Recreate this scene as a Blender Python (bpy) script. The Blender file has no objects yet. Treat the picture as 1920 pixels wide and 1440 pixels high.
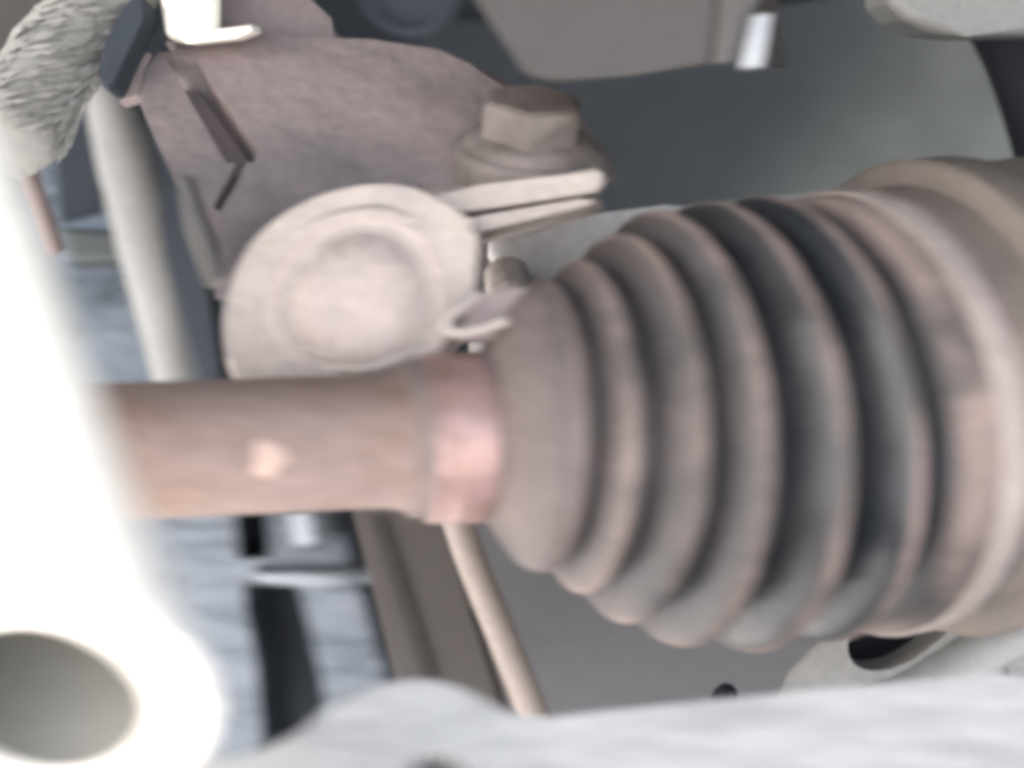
import bpy, bmesh, math, random
from mathutils import Vector, Matrix, noise
R = math.radians
random.seed(4)
scn = bpy.context.scene
COL = scn.collection

# ------------------------------------------------------------------ camera
CZ = 0.26                      # camera height over the ground, metres
F = 2600.0                     # focal length in pixels of the 1920 wide photograph
cam_d = bpy.data.cameras.new('camera')
cam_d.sensor_width = 36.0
cam_d.lens = 36.0 * F / 1920.0
cam_d.clip_start = 0.01
cam_d.clip_end = 500.0
cam_d.dof.use_dof = True
cam_d.dof.focus_distance = 0.30
cam_d.dof.aperture_fstop = cam_d.lens / 1000.0 / 0.0062
cam_d.dof.aperture_ratio = 0.36
cam = bpy.data.objects.new('camera', cam_d)
cam.location = (0, 0, CZ)
cam.rotation_euler = (R(90), 0, 0)
COL.objects.link(cam)
scn.camera = cam
scn.cycles.filter_width = 5.0

# ------------------------------------------------------------------ sky, sun, exposure
SUN = Vector((-0.66, -0.42, 0.62)).normalized()
world = bpy.data.worlds.new('World')
scn.world = world
world.use_nodes = True
wn = world.node_tree
bg = wn.nodes['Background']
sky = wn.nodes.new('ShaderNodeTexSky')
sky.sky_type = 'NISHITA'
sky.sun_disc = False
sky.sun_elevation = math.asin(SUN.z)
sky.sun_rotation = math.atan2(SUN.x, SUN.y)
sky.dust_density = 2.5
sky.ozone_density = 1.0
wn.links.new(sky.outputs[0], bg.inputs[0])
bg.inputs[1].default_value = 0.085
sl = bpy.data.lights.new('sun', 'SUN')
sl.energy = 5.0
sl.angle = R(0.5)
sl.color = (1.0, 0.95, 0.89)
so = bpy.data.objects.new('sun', sl)
so.rotation_euler = SUN.to_track_quat('Z', 'Y').to_euler()
COL.objects.link(so)
vs = scn.view_settings
vs.view_transform = 'Standard'
vs.look = 'None'
vs.gamma = 1.0
vs.exposure = 3.2

# ------------------------------------------------------------------ helpers
def P(px, py, d):
    """a point of the place: bearing read off the photograph, d metres away"""
    return Vector(((px - 960) / F * d, d, CZ + (720 - py) / F * d))

class Plane:
    def __init__(s, px, py, d, n):
        s.p = P(px, py, d); s.n = Vector(n).normalized()
    def __call__(s, px, py):
        ray = Vector(((px - 960) / F, 1.0, (720 - py) / F))
        o = Vector((0, 0, CZ))
        return o + ray * (s.n.dot(s.p - o) / s.n.dot(ray))

def smooth_loop(pts, k=4, closed=True):
    out = []; n = len(pts)
    for i in range(n if closed else n - 1):
        g = lambda j: pts[j % n] if closed else pts[max(0, min(n - 1, j))]
        p0, p1, p2, p3 = (Vector(g(i + q)) for q in (-1, 0, 1, 2))
        for t in range(k):
            u = t / k
            out.append(0.5 * ((2 * p1) + (p2 - p0) * u + (2 * p0 - 5 * p1 + 4 * p2 - p3) * u * u + (3 * p1 - p0 - 3 * p2 + p3) * u ** 3))
    if not closed: out.append(Vector(pts[-1]))
    return out

def link(name, bm, mat, parent=None, sharp=40):
    me = bpy.data.meshes.new(name)
    bmesh.ops.recalc_face_normals(bm, faces=bm.faces[:])
    bm.to_mesh(me); bm.free()
    for p in me.polygons: p.use_smooth = len(p.vertices) <= 4
    me.set_sharp_from_angle(angle=R(sharp))
    if mat: me.materials.append(mat)
    o = bpy.data.objects.new(name, me)
    COL.objects.link(o)
    if parent: adopt(o, parent)
    return o

def adopt(o, parent):
    o.parent = parent
    o.matrix_parent_inverse = Matrix.Translation(parent['at']).inverted() if 'at' in parent else Matrix()

def tag(o, label=None, cat=None, group=None, kind=None):
    if label: o['label'] = label
    if cat: o['category'] = cat
    if group: o['group'] = group
    if kind: o['kind'] = kind
    return o

def thing(name, at, label, cat, group=None):
    e = bpy.data.objects.new(name, None)
    e.empty_display_size = 0.01
    e.location = at
    e['at'] = tuple(at)
    COL.objects.link(e)
    return tag(e, label, cat, group)

def slab(name, pts, place, back, mat, parent=None, bevel=0.0, seg=3, smooth=0, sharp=40, wobble=0.0, cuts=(), subdiv=0):
    """solid plate: outline, laid on a surface, given thickness along the vector back"""
    if smooth: pts = [tuple(v) for v in smooth_loop(pts, smooth)]
    bm = bmesh.new()
    back = Vector(back)
    fr = []
    for a in pts:
        v = place(a[0], a[1]) if callable(place) else P(a[0], a[1], a[2] if len(a) > 2 else place)
        if wobble: v = v + Vector(noise.noise_vector(v * 90)) * wobble
        fr.append(v)
    vf = [bm.verts.new(v) for v in fr]
    vb = [bm.verts.new(v + back) for v in fr]
    n = len(vf)
    top = bm.faces.new(vf)
    bm.faces.new(vb[::-1])
    for i in range(n):
        bm.faces.new((vf[i], vb[i], vb[(i + 1) % n], vf[(i + 1) % n]))
    if bevel:
        bmesh.ops.bevel(bm, geom=[e for e in top.edges], offset=bevel, segments=seg, profile=0.5, affect='EDGES', clamp_overlap=True)
    o = link(name, bm, mat, parent, sharp)
    for c in cuts: cut(o, c)
    for p in o.data.polygons:
        if p.area > 6e-5: p.use_smooth = False
    return o

def cut(o, cutter):
    m = o.modifiers.new('b', 'BOOLEAN'); m.operation = 'DIFFERENCE'; m.object = cutter; m.solver = 'EXACT'
    bpy.context.view_layer.update()
    dg = bpy.context.evaluated_depsgraph_get()
    me = bpy.data.meshes.new_from_object(o.evaluated_get(dg))
    o.modifiers.clear()
    o.data = me
    for p in me.polygons: p.use_smooth = len(p.vertices) <= 4
    me.set_sharp_from_angle(angle=R(35))
    bpy.data.objects.remove(cutter, do_unlink=True)

def frame(axis):
    a = Vector(axis).normalized()
    u = a.cross(Vector((0, 0, 1)))
    if u.length < 1e-3: u = a.cross(Vector((0, 1, 0)))
    u.normalize()
    return a, u, a.cross(u)

def lathe(name, prof, origin, axis, mat, parent=None, segs=72, sharp=35, rough=0.0, dust_or_shade=None, sq=1.0):
    """prof: (s along axis, radius) pairs; a zero radius closes the end"""
    a, u, w = frame(axis)
    origin = Vector(origin)
    bm = bmesh.new()
    lay = bm.verts.layers.float.new('dust_or_shade') if dust_or_shade else None
    rings = []
    for j, (s, r) in enumerate(prof):
        if r <= 1e-7:
            rings.append([bm.verts.new(origin + a * s)]); continue
        ring = []
        for i in range(segs):
            t = 2 * math.pi * i / segs
            d = u * math.cos(t) + w * math.sin(t) * sq
            rr = r
            if rough:
                q = origin + a * s + d * r
                rr += noise.noise(q * 60) * rough + noise.noise(q * 190) * rough * .35
            v = bm.verts.new(origin + a * s + d * rr)
            if lay is not None: v[lay] = dust_or_shade[j]
            ring.append(v)
        rings.append(ring)
    for A, B in zip(rings, rings[1:]):
        if len(A) == 1 and len(B) == 1: continue
        for i in range(segs):
            j = (i + 1) % segs
            if len(A) == 1: bm.faces.new((A[0], B[j], B[i]))
            elif len(B) == 1: bm.faces.new((A[i], A[j], B[0]))
            else: bm.faces.new((A[i], A[j], B[j], B[i]))
    return link(name, bm, mat, parent, sharp)

def tube(name, pts, rad, mat, parent=None, segs=24, k=6, rough=0.0, caps=True):
    """rod or hose along points, rounded ends"""
    path = smooth_loop([tuple(p) for p in pts], k, closed=False) if len(pts) > 2 else [Vector(p) for p in pts]
    if len(path) == 2: path = [path[0].lerp(path[1], t / 10) for t in range(11)]
    n = len(path)
    rr = [rad if not isinstance(rad, (list, tuple)) else rad[min(len(rad) - 2, int(i / (n - 1) * (len(rad) - 1)))] * (1 - (i / (n - 1) * (len(rad) - 1)) % 1) + rad[min(len(rad) - 1, int(i / (n - 1) * (len(rad) - 1)) + 1)] * ((i / (n - 1) * (len(rad) - 1)) % 1) for i in range(n)]
    if isinstance(rad, (list, tuple)): rr[-1] = rad[-1]
    ts = [(path[min(i + 1, n - 1)] - path[max(i - 1, 0)]).normalized() for i in range(n)]
    sec = []
    if caps:
        for q in (0.05, 0.45, 0.8): sec.append((path[0] - ts[0] * rr[0] * .4 * (1 - q), ts[0], rr[0] * math.sqrt(1 - (1 - q) ** 2)))
    for i in range(n): sec.append((path[i], ts[i], rr[i]))
    if caps:
        for q in (0.8, 0.45, 0.05): sec.append((path[-1] + ts[-1] * rr[-1] * .4 * (1 - q), ts[-1], rr[-1] * math.sqrt(1 - (1 - q) ** 2)))
    bm = bmesh.new(); rings = []
    u = None
    for c, t, r in sec:
        if u is None: u = frame(t)[1]
        u = (u - t * u.dot(t)).normalized(); w = t.cross(u)
        ring = []
        for i in range(segs):
            an = 2 * math.pi * i / segs
            d = u * math.cos(an) + w * math.sin(an)
            e = noise.noise((c + d * r) * 120) * rough if rough else 0
            ring.append(bm.verts.new(c + d * (r + e)))
        rings.append(ring)
    for A, B in zip(rings, rings[1:]):
        for i in range(segs):
            j = (i + 1) % segs
            bm.faces.new((A[i], A[j], B[j], B[i]))
    bm.faces.new(rings[0][::-1]); bm.faces.new(rings[-1])
    return link(name, bm, mat, parent, 50)

# ------------------------------------------------------------------ materials
def mat(name, base, dirt=None, amount=0.5, scale=60, rough=0.7, metal=0.0, bump=0.25, grain=400, stretch=(1, 1, 1), edge=0.30, dust_or_shade_attr=None, dust_or_shade_col=None, lump=0.0, lscale=70, blot=None, bscale=9, spec=.5):
    m = bpy.data.materials.new(name); m.use_nodes = True
    nt = m.node_tree; N = nt.nodes; L = nt.links
    b = N['Principled BSDF']
    tc = N.new('ShaderNodeTexCoord')
    mp = N.new('ShaderNodeMapping'); mp.inputs['Scale'].default_value = stretch
    L.new(tc.outputs['Object'], mp.inputs['Vector'])
    n1 = N.new('ShaderNodeTexNoise'); n1.inputs['Scale'].default_value = scale; n1.inputs['Detail'].default_value = 6; n1.inputs['Roughness'].default_value = .62
    n2 = N.new('ShaderNodeTexNoise'); n2.inputs['Scale'].default_value = grain; n2.inputs['Detail'].default_value = 4
    L.new(mp.outputs[0], n1.inputs['Vector']); L.new(mp.outputs[0], n2.inputs['Vector'])
    r1 = N.new('ShaderNodeMapRange'); r1.inputs['From Min'].default_value = .62 - amount * .5 - edge; r1.inputs['From Max'].default_value = .62 - amount * .5 + edge; r1.interpolation_type = 'SMOOTHSTEP'
    L.new(n1.outputs['Fac'], r1.inputs['Value'])
    mx = N.new('ShaderNodeMix'); mx.data_type = 'RGBA'
    mx.inputs['A'].default_value = (*base, 1); mx.inputs['B'].default_value = (*(dirt or base), 1)
    L.new(r1.outputs[0], mx.inputs['Factor'])
    col = mx.outputs['Result']
    if dust_or_shade_attr:
        at = N.new('ShaderNodeAttribute'); at.attribute_name = dust_or_shade_attr
        ad = N.new('ShaderNodeMath'); ad.operation = 'MULTIPLY_ADD'; ad.inputs[1].default_value = 0.24; L.new(n1.outputs['Fac'], ad.inputs[0])
        ad.inputs[2].default_value = -0.14
        a2 = N.new('ShaderNodeMath'); a2.operation = 'ADD'; a2.use_clamp = True
        L.new(at.outputs['Fac'], a2.inputs[0]); L.new(ad.outputs[0], a2.inputs[1])
        m3 = N.new('ShaderNodeMix'); m3.data_type = 'RGBA'; L.new(col, m3.inputs['A']); 
        n7 = N.new('ShaderNodeTexNoise'); n7.inputs['Scale'].default_value = 38; n7.inputs['Detail'].default_value = 5; n7.inputs['Roughness'].default_value = .65
        L.new(mp.outputs[0], n7.inputs['Vector'])
        m7 = N.new('ShaderNodeMix'); m7.data_type = 'RGBA'; m7.inputs['A'].default_value = (dust_or_shade_col[0] * .80, dust_or_shade_col[1] * .80, dust_or_shade_col[2] * .79, 1); m7.inputs['B'].default_value = (dust_or_shade_col[0] * 1.12, dust_or_shade_col[1] * 1.11, dust_or_shade_col[2] * 1.11, 1)
        r7 = N.new('ShaderNodeMapRange'); r7.inputs['From Min'].default_value = .32; r7.inputs['From Max'].default_value = .58; L.new(n7.outputs['Fac'], r7.inputs['Value'])
        L.new(r7.outputs[0], m7.inputs['Factor']); L.new(m7.outputs['Result'], m3.inputs['B'])
        L.new(a2.outputs[0], m3.inputs['Factor']); col = m3.outputs['Result']
        rr = N.new('ShaderNodeMapRange'); rr.inputs['To Min'].default_value = rough - .2; rr.inputs['To Max'].default_value = .85
        L.new(a2.outputs[0], rr.inputs['Value']); L.new(rr.outputs[0], b.inputs['Roughness'])
    if blot:
        n5 = N.new('ShaderNodeTexNoise'); n5.inputs['Scale'].default_value = bscale; n5.inputs['Detail'].default_value = 5; n5.inputs['Roughness'].default_value = .6
        L.new(mp.outputs[0], n5.inputs['Vector'])
        r5 = N.new('ShaderNodeMapRange'); r5.inputs['From Min'].default_value = .42; r5.inputs['From Max'].default_value = .66; r5.interpolation_type = 'SMOOTHSTEP'
        L.new(n5.outputs['Fac'], r5.inputs['Value'])
        m5 = N.new('ShaderNodeMix'); m5.data_type = 'RGBA'; L.new(col, m5.inputs['A']); m5.inputs['B'].default_value = (*blot, 1)
        L.new(r5.outputs[0], m5.inputs['Factor']); col = m5.outputs['Result']
    # fine speckle in the colour
    hs = N.new('ShaderNodeMix'); hs.data_type = 'RGBA'; hs.blend_type = 'MULTIPLY'
    r2 = N.new('ShaderNodeMapRange'); r2.inputs['From Min'].default_value = .3; r2.inputs['From Max'].default_value = .7; r2.inputs['To Min'].default_value = .9; r2.inputs['To Max'].default_value = 1.07
    L.new(n2.outputs['Fac'], r2.inputs['Value'])
    hs.inputs['Factor'].default_value = 1.0
    L.new(col, hs.inputs['A']); L.new(r2.outputs[0], hs.inputs['B'])
    L.new(hs.outputs['Result'], b.inputs['Base Color'])
    if not dust_or_shade_attr:
        r3 = N.new('ShaderNodeMapRange'); r3.inputs['To Min'].default_value = max(.05, rough - .15); r3.inputs['To Max'].default_value = min(1, rough + .15)
        L.new(n1.outputs['Fac'], r3.inputs['Value']); L.new(r3.outputs[0], b.inputs['Roughness'])
    b.inputs['Metallic'].default_value = metal; b.inputs['Specular IOR Level'].default_value = spec
    bp = N.new('ShaderNodeBump'); bp.inputs['Strength'].default_value = bump; bp.inputs['Distance'].default_value = 0.0004
    sm = N.new('ShaderNodeMath'); sm.operation = 'MULTIPLY_ADD'; sm.inputs[1].default_value = .5
    L.new(n2.outputs['Fac'], sm.inputs[0]); L.new(n1.outputs['Fac'], sm.inputs[2])
    L.new(sm.outputs[0], bp.inputs['Height']); L.new(bp.outputs[0], b.inputs['Normal'])
    if lump:
        n6 = N.new('ShaderNodeTexNoise'); n6.inputs['Scale'].default_value = lscale; n6.inputs['Detail'].default_value = 3
        L.new(mp.outputs[0], n6.inputs['Vector'])
        b6 = N.new('ShaderNodeBump'); b6.inputs['Strength'].default_value = 1.0; b6.inputs['Distance'].default_value = lump
        L.new(n6.outputs['Fac'], b6.inputs['Height']); L.new(b6.outputs[0], bp.inputs['Normal'])
    return m

M = dict(
    white=mat('white_paint', (0.92, 0.865, 0.775), (0.9, 0.84, 0.75), .25, 20, .45, bump=.02),
    bore=mat('shaded_bore', (0.075, 0.072, 0.062), (0.11, 0.105, 0.093), .5, 30, .7, bump=.1),  # darker than the wall: shade inside the hole put into the colour
    shaft=mat('rusty_shaft_steel', (0.1632, 0.1126, 0.0991), (0.204, 0.1509, 0.1344), .5, 45, .72, bump=.4, spec=.35, stretch=(.45, 1, 1), lump=.0012, lscale=90, blot=(.165, .11, .088), bscale=55),
    clamp=mat('dusty_clamp_steel', (0.2565, 0.152, 0.1376), (0.285, 0.1889, 0.1744), .4, 60, .42, metal=.35, bump=.15, blot=(.20, .125, .105), bscale=70),
    boot=mat('dusty_black_rubber', (.010, .0118, .0152), (.016, .018, .0215), .5, 50, .55, bump=.2, dust_or_shade_attr='dust_or_shade', dust_or_shade_col=(.165, .126, .115), blot=(.026, .026, .027), bscale=22, spec=.32, lump=.0012, lscale=60),
    hub=mat('dusty_joint_steel', (0.104, 0.084, 0.0768), (0.14, 0.12, 0.112), .5, 45, .6, bump=.25),
    rust=mat('dark_rusty_housing', (0.075, 0.063, 0.056), (0.115, 0.094, 0.081), .5, 40, .7, bump=.3),
    bolt=mat('dirty_bolt_steel', (0.1, 0.079, 0.072), (0.15, 0.123, 0.114), .5, 60, .65, bump=.4, lump=.0012, lscale=120, blot=(.085, .068, .06), bscale=60),
    bigclamp=mat('dusty_grey_clamp', (0.185, 0.152, 0.14), (0.21, 0.178, 0.166), .5, 40, .65, bump=.3),
    gear=mat('shaded_gear_casing', (.019, .023, .030), (.027, .032, .038), .5, 20, .85, bump=.4, dust_or_shade_attr='dust_or_shade', dust_or_shade_col=(.092, .101, .099), spec=.15),  # two tones paint the casing's shaded and lighter sides
    mauve=mat('mauve_dusty_iron', (0.175, 0.131, 0.129), (0.215, 0.169, 0.166), .5, 28, .75, bump=.3, lump=.003, lscale=45, blot=(.135, .118, .117), bscale=11),
    eye=mat('pale_dusty_iron', (0.275, 0.228, 0.205), (0.325, 0.279, 0.254), .5, 40, .75, bump=.5, lump=.0028, lscale=75, blot=(.265, .228, .212), bscale=40),
    cap=mat('pinkish_dusty_cap', (0.306, 0.2399, 0.2176), (0.3431, 0.2822, 0.2608), .5, 40, .75, bump=.5, lump=.0025, lscale=90, blot=(.30, .25, .232), bscale=50),
    dark=mat('dark_underseal_or_shade', (0.019, 0.023, 0.03), (0.027, 0.032, 0.04), .5, 20, .8, bump=.4, spec=.15),
    green=mat('grey_green_casting', (0.0252, 0.0294, 0.0308), (0.0406, 0.0462, 0.0476), .5, 14, .7, bump=.4),
    pale=mat('pale_grey_casting', (0.1115, 0.1115, 0.1082), (0.1443, 0.141, 0.1345), .5, 30, .6, bump=.3),
    rail=mat('pale_rail_paint', (0.308, 0.2875, 0.2789), (0.3672, 0.345, 0.3302), .5, 30, .6, bump=.2),
    arm=mat('light_grey_arm_paint', (0.262, 0.262, 0.264), (0.292, 0.289, 0.287), .5, 25, .5, bump=.3, stretch=(1, 1, 2.5), lump=.0015, lscale=60, blot=(.30, .298, .300), bscale=14),
    beige=mat('beige_grey_casting', (0.18, 0.1755, 0.1665), (0.2115, 0.207, 0.198), .5, 30, .6, bump=.3),
    blue=mat('blue_grey_aluminium', (0.068, 0.08, 0.098), (0.118, 0.131, 0.152), .5, 60, .33, metal=.5, bump=1.0, grain=260, stretch=(.45, 1, 1.2), lump=.002, lscale=50, blot=(.058, .068, .082), bscale=30),
    glint=mat('glint_aluminium', (0.1125, 0.1237, 0.1387), (0.165, 0.18, 0.1988), .5, 60, .3, metal=.6, bump=.8, stretch=(.4, 1, 1), lump=.003, lscale=70),  # brighter copy of the casing metal, painting in its highlights
    brown=mat('dark_brown_plastic', (0.0225, 0.0178, 0.0158), (0.029, 0.0238, 0.0215), .5, 40, .75, bump=.2),
    rod=mat('beige_rod_paint', (0.1326, 0.1076, 0.0936), (0.156, 0.1287, 0.1131), .5, 50, .6, bump=.15),
    panel=mat('grey_panel', (0.058, 0.0585, 0.064), (0.074, 0.074, 0.08), .5, 25, .8, bump=.3),
    bracket=mat('mauve_grey_plastic', (0.01947, 0.01595, 0.01477), (0.02433, 0.02007, 0.01833), .5, 35, .65, bump=.15),
    bracket_end=mat('lighter_bracket_end', (0.051, 0.04692, 0.0442), (0.0612, 0.05644, 0.05304), .5, 35, .65, bump=.15),  # paler tone than the bracket panel
    label=mat('white_label', (0.2232, 0.2294, 0.2418), None, .3, 40, .4, bump=.02),
    sleeve=mat('woven_glass_sleeve', (0.15, 0.148, 0.135), (0.2, 0.197, 0.183), .5, 70, .8, bump=1.0, grain=200, stretch=(.35, 3, 3), edge=.06),
    fibre=mat('pale_fibre', (0.125, 0.122, 0.11), (0.22, 0.215, 0.2), .5, 90, .7, bump=.1),
    red=mat('red_cable', (0.085, 0.036, 0.034), (0.1, 0.055, 0.05), .4, 60, .6, bump=.1),
    black=mat('black_shade', (.010, .011, .015), None, .4, 40, .7, bump=.1, spec=.15),
    ground=mat('concrete', (0.43, 0.435, 0.445), (0.51, 0.512, 0.52), .5, 4, .9, bump=.3, grain=60),
)

# ------------------------------------------------------------------ the setting
def sheet(name, x0, x1, y0, y1, z, th, m):
    bm = bmesh.new()
    bmesh.ops.create_cube(bm, size=1)
    for v in bm.verts:
        v.co = Vector((x0 if v.co.x < 0 else x1, y0 if v.co.y < 0 else y1, z if v.co.z < 0 else z + th))
    return link(name, bm, m)

tag(sheet('ground', -40, 40, -40, 40, -0.1, 0.1, M['ground']), kind='structure')

# unseen floor pan over everything, shaped to block the sun, open at the left
bm = bmesh.new()
out = [(-.60, -.22), (.9, -.22), (.9, .95), (-.60, .95)]
lo = [bm.verts.new((x, y, CZ + .27)) for x, y in out]
hi = [bm.verts.new((x, y, CZ + .30)) for x, y in out]
bm.faces.new(lo); bm.faces.new(hi[::-1])
for i in range(len(out)):
    j = (i + 1) % len(out); bm.faces.new((lo[i], hi[i], hi[j], lo[j]))
def box(bm, x0, x1, y0, y1, z0, z1):
    for v in bmesh.ops.create_cube(bm, size=1)['verts']:
        v.co = Vector((x0 if v.co.x < 0 else x1, y0 if v.co.y < 0 else y1, z0 if v.co.z < 0 else z1))
box(bm, .50, .53, -.13, .93, CZ - .16, CZ + .268)  # side wall added out of view to block light from the right
tag(link('underbody_blocker', bm, M['green']), kind='structure')
# the bulkhead behind
bm = bmesh.new()
nx, nz = 40, 20
g = [[None] * (nz + 1) for _ in range(nx + 1)]
for i in range(nx + 1):
    for k in range(nz + 1):
        x = -.45 + 1.35 * i / nx; z = -.02 + (CZ + .29 + .02) * k / nz
        y = .56 + .02 * noise.noise(Vector((x * 7, z * 9, 3)))
        g[i][k] = bm.verts.new((x, y, z))
for i in range(nx):
    for k in range(nz):
        bm.faces.new((g[i][k], g[i + 1][k], g[i + 1][k + 1], g[i][k + 1]))
bmesh.ops.solidify(bm, geom=bm.faces[:], thickness=-.02)
tag(link('bulkhead', bm, M['dark']), kind='structure')

# ------------------------------------------------------------------ the driveshaft with its bellows
C5 = P(1415, 800, .262)
AX = Vector((math.cos(R(13.2)), math.sin(R(13.2)), .0288)).normalized()
ds = thing('driveshaft', C5 - AX * .12, 'rusty pinkish brown driveshaft with ribbed black rubber boot across the middle', 'driveshaft')
def at_ax(s): return C5 + AX * s
lathe('shaft', [(-.20, 0), (-.20, .0117), (-.12, .0117), (-.075, .0118), (-.0700, .0120), (-.0668, .0128), (-.0655, .0129), (-.06, .0129), (-.06, 0)], C5, AX, M['shaft'], ds, 96, rough=.00012)

# the boot bends: every fold has its own centre, radius and tilt
def nrm(az, el): return Vector((math.cos(R(az)) * math.cos(R(el)), math.sin(R(az)) * math.cos(R(el)), math.sin(R(el))))
ST = [(at_ax(-.0526), AX, .0148),
      (P(1004, 798, .2520), nrm(15, 0), .0263), (P(1076, 800, .2548), nrm(16, 0), .0305), (P(1150, 802, .2568), nrm(20, .5), .0357),
      (P(1232, 803, .2585), nrm(20, 3), .0404), (P(1341, 800, .2608), nrm(21.5, 5.5), .0421), (P(1455, 789, .2635), nrm(22, 8), .0426),
      (P(1588, 778, .2672), nrm(23.5, 9), .0431)]
def along(t):
    if t <= 0: return at_ax(-.0526 + t * .0142), AX
    n = len(ST) - 1
    if t >= n: return ST[n][0] + ST[n][1] * (t - n) * .0125, ST[n][1]
    k = int(t); u = t - k
    g = lambda q: ST[max(0, min(n, q))]
    p0, p1, p2, p3 = (g(k + q)[0] for q in (-1, 0, 1, 2))
    c = .5 * (2 * p1 + (p2 - p0) * u + (2 * p0 - 5 * p1 + 4 * p2 - p3) * u * u + (3 * p1 - p0 - 3 * p2 + p3) * u ** 3)
    return c, g(k)[1].lerp(g(k + 1)[1], u).normalized()
prof = [(-1.0, .0128), (-.985, .0138), (-.80, .0142), (-.74, .0143), (-.05, .0143), (0, .0148)]
dd = [.9, .9, .95, .95, .9, .8]
for t in range(1, 16):                          # the first fold flares out of the neck
    u = t / 16
    prof.append((u, .0148 + (ST[1][2] - .0148) * math.sin(math.pi / 2 * max(0, (u - .10) / .90)) ** 1.1)); dd.append(.80 - .42 * u)
depth = [.0050, .0060, .0074, .0088, .0098, .0072]
for i in range(1, 7):
    r0 = ST[i][2]; r1 = ST[i + 1][2] if i < 6 else .0421
    last = i == 6
    n = 26
    for t in range(n):
        u = t / n
        sh = 1 - math.sqrt(math.cos(math.pi * u) ** 2 + .004) / math.sqrt(1.004)
        prof.append((i + u * (.62 if last else 1), r0 + (r1 - r0) * u - depth[i - 1] * sh))
        near = min(u, 1 - u)
        base = max(0, min(1, 1.35 - near / ((.30 if last else (.165, .15, .14, .112, .10)[i - 1]) if u > .5 else .10))); base = base * base * (3 - 2 * base)
        bias = [.58, .46, .30, .10, .0, .0][i - 1]
        dd.append(max(bias * (1 - .8 * sh), .92 * base))
prof += [(6.62, .0421), (6.70, .0423), (6.78, .0421), (6.84, .0423), (7.50, .0426), (7.60, .0424), (7.62, .041)]
dd += [1.1, 1.1, 1.0, 1.05, 1.1, 1.1, 1.1]
def path_lathe(name, prof, mat, parent, segs=160, sharp=60, rough=0.0, dust_or_shade=None):
    bm = bmesh.new()
    lay = bm.verts.layers.float.new('dust_or_shade') if dust_or_shade else None
    rings = []
    for j, (t, rad) in enumerate(prof):
        c, nn = along(t)
        u = nn.cross(Vector((0, 0, 1))).normalized(); w = nn.cross(u)
        if rad < 1e-6: rings.append([bm.verts.new(c)]); continue
        ring = []
        for i in range(segs):
            an = 2 * math.pi * i / segs
            d = u * math.cos(an) + w * math.sin(an)
            q = c + d * rad
            e = noise.noise(q * 60) * rough + noise.noise(q * 190) * rough * .35
            v = bm.verts.new(q + d * e)
            if lay is not None: v[lay] = dust_or_shade[j]
            ring.append(v)
        rings.append(ring)
    for A, B in zip(rings, rings[1:]):
        for i in range(segs):
            j = (i + 1) % segs
            if len(A) == 1: bm.faces.new((A[0], B[j], B[i]))
            elif len(B) == 1: bm.faces.new((A[i], A[j], B[0]))
            else: bm.faces.new((A[i], A[j], B[j], B[i]))
    return link(name, bm, mat, parent, sharp)
path_lathe('boot', prof, M['boot'], ds, rough=.00045, dust_or_shade=dd)

cl = lathe('small_clamp', [(-.0632, .0140), (-.0632, .0149), (-.0628, .0151), (-.0612, .0151), (-.0606, .0149), (-.0600, .0153), (-.0596, .0154), (-.0533, .0154), (-.0528, .0153), (-.0526, .0150), (-.0526, .0140)], C5, AX, M['clamp'], ds, 96, sharp=30, rough=.0001)
path_lathe('large_clamp', [(6.86, .0418), (6.86, .0429), (6.89, .0431), (7.30, .0433), (7.33, .0431), (7.33, .0422)], M['bigclamp'], ds, 128, 30, .0002)
path_lathe('joint_housing', [(7.4, 0), (7.4, .0420), (7.75, .0421), (8.25, .0425), (8.29, .0445), (8.33, .0464), (8.4, .0472), (9.1, .0472), (9.25, .0464), (9.4, .0452), (14, .045), (14, 0)], M['rust'], ds, 128, 30, .0003)
# lighter peach dab on the shaft
bm = bmesh.new()
a, u, w = frame(AX)
ctr = -.0915
vs_ = []
for q in range(22):
    t = 2 * math.pi * q / 22
    rr = 1 + .75 * noise.noise(Vector((math.cos(t) * 1.7, math.sin(t) * 1.7, 5)))
    s = ctr + .0029 * math.cos(t) * rr; an = -.18 + .26 * math.sin(t) * rr
    vs_.append((s, an))
def on_shaft(s, an, h):
    d = (Vector((0, -1, 0)) - AX * AX.dot(Vector((0, -1, 0)))).normalized()
    e = AX.cross(d)
    if e.z < 0: e = -e
    return C5 + AX * s + (d * math.cos(an) + e * math.sin(an)) * h
o1 = [bm.verts.new(on_shaft(s, an, .01185)) for s, an in vs_]
o2 = [bm.verts.new(on_shaft(ctr + (s - ctr) * .75, -.18 + (an + .18) * .75, .01203)) for s, an in vs_]
c0 = bm.verts.new(on_shaft(ctr, -.18, .01206))
for i in range(22):
    j = (i + 1) % 22
    bm.faces.new((o1[i], o1[j], o2[j], o2[i])); bm.faces.new((o2[i], o2[j], c0))
link('peach_dab', bm, mat('peach_tone', (.40, .285, .235), (.34, .24, .20), .4, 80, .5), ds)

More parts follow.
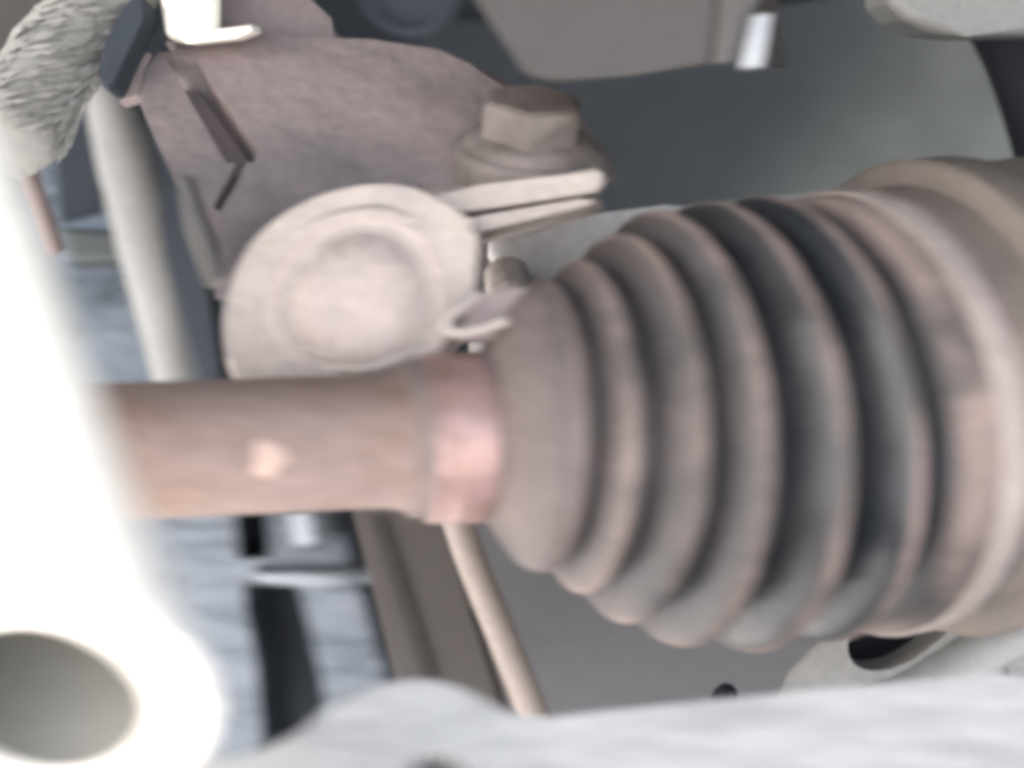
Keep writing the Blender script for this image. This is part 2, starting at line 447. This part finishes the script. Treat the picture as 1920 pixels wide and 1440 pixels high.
# ------------------------------------------------------------------ the steering knuckle with its ball joint
NT = Vector((0.06, -.5, .866)).normalized()
NB = Vector((0.03, -.75, .66)).normalized()
top = Plane(700, 345, .275, NB)
kn = thing('steering_knuckle', P(640, 560, .28), 'mauve dusty steering knuckle with pale round ball joint eye above the shaft', 'steering knuckle')
groove = slab('g', [(306, 100), (364, 108), (480, 272), (478, 304), (424, 306)], lambda x, y: top(x, y) + NB * .004, -NB * .0135, None)
groove2 = slab('g', [(442, 290), (466, 292), (452, 330), (412, 398), (398, 388), (436, 320)], lambda x, y: top(x, y) + NB * .004, -NB * .0085, None)
kb = slab('knuckle_body', [(418, 560), (428, 505), (520, 432), (620, 377), (720, 349), (860, 346), (1000, 334), (1105, 318), (1092, 270), (1040, 200), (960, 176), (915, 150), (885, 118), (820, 90), (700, 74), (500, 66), (380, 60), (318, 62), (272, 128), (258, 190), (290, 260), (328, 340), (366, 410), (396, 500), (404, 560)],
          top, Vector((.007, .016, 0)), M['mauve'], kn, bevel=.0030, seg=5, cuts=(groove, groove2, lathe('g', [(-.02, 0), (-.02, .0021), (.01, .0021), (.01, 0)], top(312, 88), NB, None, None, 24)))
ep = Plane(645, 560, .2525, (-.06, -1, .10))
slab('knuckle_neck', [(322, 100), (345, -90), (480, -90), (540, 0), (600, 55), (660, 84), (640, 130), (420, 150)], Plane(500, 60, .312, (.1, -.9, .4)), (.006, .02, 0), M['mauve'], kn, bevel=.004, seg=5)
eo = slab('ball_joint_eye', [(430, 700), (420, 640), (420, 590), (436, 520), (476, 450), (540, 396), (620, 360), (700, 346), (770, 352), (830, 380), (884, 416), (894, 440), (891, 520), (884, 568), (842, 600), (800, 650), (740, 700), (600, 728), (470, 728)],
          ep, (.001, .022, -.004), M['eye'], kn, bevel=.0035, seg=5, smooth=3)
for pts_ in ([(540, 628), (580, 652), (650, 668), (730, 652), (790, 622), (835, 585)], [(600, 690), (680, 690), (760, 668), (820, 628)], [(560, 440), (620, 410), (700, 398), (780, 412)]):
    tube('casting_ridge', [ep(*p) + Vector((0, .0004, 0)) for p in pts_], [.0003, .0013, .0015, .0012, .0003], M['eye'], kn, 12, rough=.0005)
cc = ep(690, 560)
en = (-.06, -1, .10)
lathe('joint_cap', [(-.004, .0176), (-.0004, .0174), (.0001, .0164), (.0003, .0152), (.0001, .0143), (-.0003, .0135), (-.0003, .0128), (.0009, .0117), (.0024, .0102), (.0036, .0080), (.0042, .0055), (.0044, .0030), (.0045, 0)], cc - Vector((.0012, 0, .0004)), en, M['cap'], kn, 128, sharp=60, rough=.0011)
ear = slab('clamp_ear', [(790, 366), (900, 347), (1010, 333), (1118, 313), (1132, 322), (1134, 345), (1118, 360), (1000, 378), (832, 404)], .2600, Vector((0, .016, .000)), M['eye'], kn, bevel=.0009)
slab('clamp_lip', [(836, 414), (960, 394), (1090, 372), (1122, 372), (1100, 386), (1000, 410), (900, 434), (880, 440)], .2610, Vector((.002, .016, .000)), M['eye'], kn, bevel=.0007)
tube('curled_tab', [P(897, 552, .246), P(868, 574, .2445), P(836, 600, .2435), P(846, 621, .243), P(880, 622, .243), P(950, 602, .243)], .00105, M['eye'], kn, 12)
slab('tab_plate', [(886, 556), (1000, 535), (1000, 625), (950, 640), (858, 640)], .2475, (0, .006, 0), M['mauve'], kn, bevel=.0004)
bc = P(992, 283, .276)
BN = (NT + Vector((.02, 0, 0))).normalized()
bolt = lathe('pinch_bolt', [(-.005, 0), (-.005, .0150), (-.0004, .0150), (.0004, .0147), (.0010, .0140), (.0013, .0132), (.0024, .0124), (.0034, .0112), (.0040, .0085), (.004, 0)], bc, BN, M['bolt'], kn, 64, sharp=30, rough=.00015)
a, u, w = frame(BN)
bm = bmesh.new()
hexr = []
for h, sc in ((.0030, 1), (.0098, 1), (.0108, .92)):
    ring = []
    for i in range(6):
        t = 2 * math.pi * i / 6 + R(17)
        ring.append(bm.verts.new(bc + a * h + (u * math.cos(t) + w * math.sin(t)) * .0106 * sc))
    hexr.append(ring)
for A, B in zip(hexr, hexr[1:]):
    for i in range(6): bm.faces.new((A[i], A[(i + 1) % 6], B[(i + 1) % 6], B[i]))
bm.faces.new(hexr[-1]); bm.faces.new(hexr[0][::-1])
bmesh.ops.bevel(bm, geom=bm.edges[:], offset=.0006, segments=3, affect='EDGES')
hx = link('bolt_head', bm, M['bolt'], None, 50)
hx.parent = bolt; hx.matrix_parent_inverse = Matrix()

# ------------------------------------------------------------------ the white tube in front
tb = thing('white_tube', P(110, 1310, .16), 'bright white thick walled tube with open round end in the near corner', 'tube')
bm = bmesh.new()
en_ = Vector((0.03, -.82, -.57)).normalized()
a, u, w = frame(en_)
path = [(P(104, 1362, .16), 0), (P(-200, 320, .196), 1), (P(-345, -150, .215), 1.5)]
Ro, Ri = .0186, .0132
rings = []
def ring(c, r): return [bm.verts.new(c + (u * math.cos(2 * math.pi * i / 96) + w * math.sin(2 * math.pi * i / 96)) * r) for i in range(96)]
E, U1, U2 = path[0][0], path[1][0], path[2][0]
seq = [(U2, .0170), (U1, .0175), (U1.lerp(E, .5), .0178), (U1.lerp(E, .85), .0181), (U1.lerp(E, .94), .0186)]
for q in range(9):
    t = q / 8 * math.pi
    mid = (Ro + Ri) / 2; h = (Ro - Ri) / 2
    seq.append((U1.lerp(E, .955) + en_ * (.0030 * math.sin(t)), mid + h * math.cos(t)))
seq += [(U1.lerp(E, .94), Ri + .0002)]
for c, r in seq: rings.append(ring(c, r))
for A, B in zip(rings, rings[1:]):
    for i in range(96): bm.faces.new((A[i], A[(i + 1) % 96], B[(i + 1) % 96], B[i]))
bm.faces.new(rings[0])
link('tube_wall', bm, M['white'], tb, 60)
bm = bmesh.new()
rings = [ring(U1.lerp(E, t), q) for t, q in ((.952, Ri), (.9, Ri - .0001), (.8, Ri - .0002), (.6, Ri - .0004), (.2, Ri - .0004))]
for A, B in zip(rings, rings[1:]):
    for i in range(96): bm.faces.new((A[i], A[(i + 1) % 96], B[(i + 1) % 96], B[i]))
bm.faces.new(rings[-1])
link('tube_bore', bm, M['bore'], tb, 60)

# ------------------------------------------------------------------ overhead bracket
br = thing('overhead_bracket', P(1180, 60, .245), 'mauve grey overhead bracket with white label patch, hanging above the hex bolt', 'bracket')
slab('bracket_panel', [(850, -60), (978, 136), (1002, 150), (1045, 157), (1180, 142), (1335, 123), (1352, -60)], Plane(1100, 60, .245, (.02, -1, -.18)), (.004, .030, .012), M['bracket'], br, bevel=.0012)
slab('bracket_end', [(1337, 122), (1385, 118), (1448, -60), (1354, -60)], lambda x, y: P(x, y, .2445 + (x - 1335) * .00003), (.004, .028, .012), M['bracket_end'], br, bevel=.0010)
slab('end_flange', [(1387, 118), (1440, 126), (1478, 132), (1466, 60), (1452, -60)], lambda x, y: P(x, y, .249 + (x - 1390) * .0002), (.0, .024, .012), M['bracket'], br, bevel=.0006)
slab('label_patch', [(1388, 127), (1430, 124), (1448, 24), (1412, 28)], .2438, (0, .0015, 0), M['label'], br, bevel=.0002)

# ------------------------------------------------------------------ lower arm
ap = Plane(1000, 1340, .205, (0, -.80, .60))
ac = lathe('c', [(-.02, 0), (-.02, .0045), (.02, .0045), (.02, 0)], ap(815, 1462), ap.n, None, None, 32)
arm = slab('lower_arm', [(300, 1460), (400, 1432), (480, 1408), (560, 1372), (640, 1312), (720, 1282), (790, 1274), (860, 1290), (930, 1326), (1010, 1346), (1100, 1337), (1350, 1312), (1600, 1287), (1800, 1272), (2050, 1266), (2050, 1700), (250, 1700)], ap, (0, .016, -.016), M['arm'], None, bevel=.003, seg=5, smooth=4, cuts=(ac,))
tag(arm, 'light grey lower control arm with rounded hump along the bottom edge', 'control arm')

# ------------------------------------------------------------------ subframe casting with slot, lower right
cp = Plane(1700, 1200, .30, (-.1, -.9, .42))
s1 = slab('s', [(1590, 1205), (1602, 1246), (1650, 1258), (1712, 1236), (1785, 1178), (1802, 1140), (1780, 1110), (1700, 1130), (1620, 1165)], lambda x, y: cp(x, y) - Vector((0, .02, 0)), (0, .06, 0), None, smooth=3)
s2 = slab('s', [(1816, 1280), (1872, 1236), (1914, 1280)], lambda x, y: cp(x, y) - Vector((0, .02, 0)), (0, .06, 0), None)
sf = slab('subframe', [(1440, 1340), (1470, 1262), (1560, 1170), (1750, 1040), (2050, 960), (2050, 1420), (1380, 1440)], cp, (.02, .02, 0), M['beige'], None, bevel=.0016, seg=4, cuts=(s1, s2))
slab('slot_shade', [(1570, 1170), (1700, 1090), (1830, 1090), (1830, 1200), (1700, 1275), (1570, 1275)], lambda x, y: cp(x, y) + Vector((.004, .011, 0)), (0, .004, 0), M['black'], sf, bevel=.0005)  # black plate added behind the slot, painting its shade
tube('casting_rib', [cp(1640, 1340) + Vector((0, .004, 0)), cp(1735, 1302) + Vector((0, .004, 0)), cp(1850, 1232) + Vector((0, .004, 0)), cp(2000, 1165) + Vector((0, .004, 0))], .0060, M['beige'], sf, 24, rough=.0006)
tag(sf, 'beige grey subframe casting with dark slanted slot under the rubber boot', 'subframe')

# ------------------------------------------------------------------ rod, bar and panel under the shaft
tag(tube('thin_rod', [P(835, 905, .33), P(880, 1040, .332), P(940, 1190, .334), P(1012, 1365, .336)], .0037, M['rod'], None, 20, rough=.0002), 'pale beige thin rod slanting down below the small clamp', 'rod')
bar = thing('brown_bar', P(800, 1100, .35), 'dark brown flat bar with ridged strip beside the pale rod', 'bar')
slab('bar_body', [(640, 880), (802, 880), (965, 1400), (775, 1400)], .348, (0, .012, 0), M['brown'], bar, bevel=.0008)
slab('bar_flange', [(806, 880), (850, 880), (1000, 1400), (970, 1400)], .352, (0, .012, 0), M['hub'], bar, bevel=.0008)
bm = bmesh.new()
for i in range(46):
    t = i / 45
    p = P(708 + 100 * t, 975 + 300 * t, .3475)
    c = bmesh.ops.create_cube(bm, size=1)['verts']
    for v in c: v.co = p + Vector((v.co.x * .0034, v.co.y * .0022, v.co.z * .0005 + v.co.x * .0008))
tag(link('ridge_strip', bm, M['brown'], bar), kind='stuff')
pn = slab('rear_panel', [(840, 880), (1570, 880), (1570, 1420), (960, 1420)], Plane(1200, 1150, .40, (0, -1, .15)), (0, .01, 0), M['panel'], None, bevel=.001)
tag(pn, 'flat dark grey panel behind the lower folds of the boot', 'panel')

# ------------------------------------------------------------------ blue grey casing, left
bp_ = Plane(400, 1000, .43, (.12, -1, .05))
ch1 = slab('c', [(430, 860), (496, 860), (508, 1045), (446, 1050)], lambda x, y: bp_(x, y) - Vector((0, .01, 0)), (0, .09, 0), None)
ch2 = slab('c', [(458, 1100), (540, 1095), (575, 1150), (630, 1480), (510, 1480), (480, 1250)], lambda x, y: bp_(x, y) - Vector((0, .01, 0)), (0, .09, 0), None, smooth=3)
cs = thing('metal_casing', P(450, 1000, .44), 'blue grey rough metal casing with dark channel seen behind the shaft', 'casing')
slab('casing_wall', [(-60, 240), (420, 240), (800, 1500), (-60, 1500)], bp_, (0, .06, 0), M['blue'], cs, bevel=.002, cuts=(ch1, ch2))
slab('casing_ledge', [(480, 1062), (720, 1058), (728, 1090), (600, 1098), (486, 1096)], lambda x, y: bp_(x, y) - Vector((0, .006, 0)), (0, .008, 0), M['glint'], cs, bevel=.003, seg=5)
tube('casing_glint', [bp_(575, 960), bp_(590, 1010)], .008, M['glint'], cs, 24)  # bright bump added in place of a highlight on the wall
slab('casing_rib', [(120, 430), (330, 440), (350, 490), (140, 500)], lambda x, y: bp_(x, y) - Vector((0, .008, 0)), (0, .010, 0), M['green'], cs, bevel=.003, seg=4)
tube('casing_vein', [bp_(185, 560), bp_(215, 532), bp_(262, 522)], .0016, M['blue'], cs, 16)
slab('recess_shade', [(100, 250), (190, 170), (205, 300), (195, 400), (110, 420)], lambda x, y: bp_(x, y) - Vector((0, .003, 0)), (0, .006, 0), M['dark'], cs, bevel=.001)  # dark plate on the wall face, painting the shade of a recess

# pale strut, and a dark strip painting the shaded gap beside it
tag(tube('pale_strut', [P(195, 150, .37), P(240, 300, .375), P(285, 470, .38), P(345, 740, .385), P(352, 780, .386)], [.0055, .0085, .0090, .0070, .006], M['pale'], None, 32, rough=.0008), 'pale grey upright strut left of the mauve knuckle', 'strut')
tag(slab('gap_shade', [(255, 190), (312, 240), (372, 420), (430, 740), (372, 740), (310, 480)], .372, (0, .012, 0), M['dark'], None, bevel=.002), 'dark strip painting the shaded gap between the pale strut and the knuckle', 'strip')
tag(slab('grey_bar', [(330, 330), (352, 328), (412, 505), (414, 530), (384, 538), (345, 430)], .256, (0, .006, 0), M['bracket_end'], None, bevel=.0006), 'short grey bar with squared tip at the left edge of the knuckle', 'bar')
tag(tube('red_cable', [P(40, 296, .35), P(66, 370, .352), P(100, 470, .356)], .0027, M['red'], None, 16), 'dull red cable beside the upper end of the white tube', 'cable')

# woven sleeve and parts in the top corner
sv = tag(tube('woven_sleeve', [P(310, -150, .31), P(205, 0, .305), P(110, 115, .30), P(30, 250, .297), P(0, 300, .296)], [.0085, .0085, .0090, .0098, .006], M['sleeve'], None, 48, rough=.0016), 'rough pale woven hose sleeve in the upper corner', 'hose sleeve')
bm = bmesh.new()
A0, A1 = P(262, -60, .308), P(52, 226, .298)
ax_ = (A1 - A0).normalized()
sp = smooth_loop([tuple(P(260, -80, .3085)), tuple(P(205, 0, .305)), tuple(P(110, 115, .30)), tuple(P(30, 250, .2968))], 40, closed=False)
for i in range(520):
    k = random.randrange(len(sp) - 1)
    c = sp[k]; ax_ = (sp[k + 1] - sp[k]).normalized()
    t = random.uniform(-1.6, 1.6)
    sd = ax_.cross(Vector((0, 1, 0))).normalized()
    d = (Vector((0, -1, 0)) * math.cos(t) + sd * math.sin(t)); d = (d - ax_ * d.dot(ax_)).normalized()
    c = c + d * (.0084 + .0022 * max(0, k / len(sp) - .33) / .67 + random.uniform(.0001, .0010))
    q = Vector((1, random.uniform(-.2, .2), .22 + random.uniform(-.09, .09)))
    q = (q - d * q.dot(d) + d * random.uniform(-.05, .04)).normalized()
    h = random.uniform(.0015, .0045); w = random.uniform(.0003, .0008)
    e = q.cross(d).normalized()
    vv = [bm.verts.new(c - q * h), bm.verts.new(c + e * w), bm.verts.new(c + q * h), bm.verts.new(c - e * w), bm.verts.new(c + d * w * 1.2), bm.verts.new(c - d * w)]
    for k in range(4):
        bm.faces.new((vv[k], vv[(k + 1) % 4], vv[4])); bm.faces.new((vv[(k + 1) % 4], vv[k], vv[5]))
fb = link('fibre_tufts', bm, M['fibre'], None)
fb.parent = sv; fb['kind'] = 'stuff'
tag(slab('brown_cover', [(-80, -80), (260, -80), (120, 100), (-80, 160)], .36, (0, .01, 0), M['brown'], None, bevel=.001), 'dark brown cover behind the woven sleeve in the corner', 'cover')
tag(slab('dark_seal', [(262, -12), (274, 18), (254, 66), (226, 124), (206, 166), (190, 158), (187, 110), (206, 62), (236, 8)], .289, (0, .010, 0), M['dark'], None, bevel=.0015, smooth=3), 'black rubber seal between woven sleeve and knuckle', 'seal')
tag(slab('pink_tab', [(262, 95), (282, 100), (262, 180), (222, 192), (226, 150)], .300, (0, .006, 0), M['mauve'], None, bevel=.0008), 'small pinkish metal tab beside the black seal', 'tab')
wf = thing('white_fitting', P(360, 30, .30), 'white plastic fitting with thin shelf standing on the knuckle top', 'fitting')
tube('fitting_stem', [P(352, -160, .300), P(356, -40, .299), P(362, 58, .298)], [.0068, .0066, .0058], M['white'], wf, 32)
slab('fitting_shelf', [(322, 60), (380, 58), (470, 46), (474, 58), (440, 72), (350, 82)], .293, (0, .010, .002), M['white'], wf, bevel=.0008)

# ------------------------------------------------------------------ behind the bolt and the boot
tag(slab('cross_rail', [(880, 445), (1080, 405), (1260, 388), (1500, 362), (1760, 330), (1760, 560), (880, 620)], Plane(1100, 420, .335, (0, -.55, .83)), (0, .02, -.03), M['rail'], None, bevel=.002), 'pale grey cross rail running behind the top of the boot', 'rail')
tag(slab('pale_block', [(904, 446), (940, 430), (1090, 404), (1250, 384), (1420, 372), (1420, 540), (1040, 540), (960, 532), (918, 512), (902, 480)], Plane(1000, 470, .302, (0, -.85, -.15)), (.010, .02, 0), M['rail'], None, bevel=.004, seg=5), 'pale grey rounded block between the ball joint eye and the boot', 'block')
tag(lathe('pink_nut', [(-.004, 0), (-.004, .0042), (-.003, .0050), (.003, .0050), (.004, .0042), (.004, 0)], P(952, 532, .298), (.2, -.5, -.8), M['eye'], None, 32), 'small pale pinkish nut below the pale block', 'nut')
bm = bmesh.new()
lay = bm.verts.layers.float.new('dust_or_shade')
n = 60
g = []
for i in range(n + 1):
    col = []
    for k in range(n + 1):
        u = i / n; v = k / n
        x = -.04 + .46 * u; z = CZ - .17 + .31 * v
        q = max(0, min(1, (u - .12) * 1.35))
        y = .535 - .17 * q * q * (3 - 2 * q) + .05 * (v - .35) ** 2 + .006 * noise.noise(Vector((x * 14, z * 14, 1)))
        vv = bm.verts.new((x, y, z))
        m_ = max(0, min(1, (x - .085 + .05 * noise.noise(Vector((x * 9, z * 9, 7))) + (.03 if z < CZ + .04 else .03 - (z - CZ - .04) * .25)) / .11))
        vv[lay] = m_ * m_ * (3 - 2 * m_)  # shade of the left side painted in, lighter towards the right
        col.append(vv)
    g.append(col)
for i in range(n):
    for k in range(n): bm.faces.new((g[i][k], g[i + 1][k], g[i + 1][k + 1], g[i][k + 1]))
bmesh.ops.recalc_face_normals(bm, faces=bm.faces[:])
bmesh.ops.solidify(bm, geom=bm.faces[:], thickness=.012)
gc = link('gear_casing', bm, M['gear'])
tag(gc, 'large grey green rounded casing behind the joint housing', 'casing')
tag(tube('black_hose', [P(1850, -80, .33), P(1945, 90, .33), P(2010, 290, .33)], .0125, M['black'], None, 32), 'black rubber hose below the pale casting in the far corner', 'hose')
tag(slab('pale_casting', [(1660, -80), (1668, 5), (1695, 35), (1745, 60), (1810, 68), (2050, 64), (2050, -80)], .30, (0, .02, .004), M['pale'], None, bevel=.003, seg=4), 'pale grey casting with rounded corner beside the black hose', 'casting')
tag(lathe('rubber_bush', [(-.01, 0), (-.01, .013), (-.008, .0155), (.004, .0155), (.004, .0125), (.002, .0120), (.002, 0)], P(770, -30, .42), (0, -.9, -.3), M['dark'], None, 48), 'dark round rubber bush above the knuckle', 'bush')
tag(lathe('notch_shade', [(-.004, 0), (-.004, .0027), (.0, .0024), (.0008, .0013), (.0010, 0)], P(1362, 1302, .292), (0, -.9, .4), M['black'], None, 32), 'small black disc painting a shaded notch above the lower arm below the boot', 'notch shade')  # black disc painting the shade of a small notch
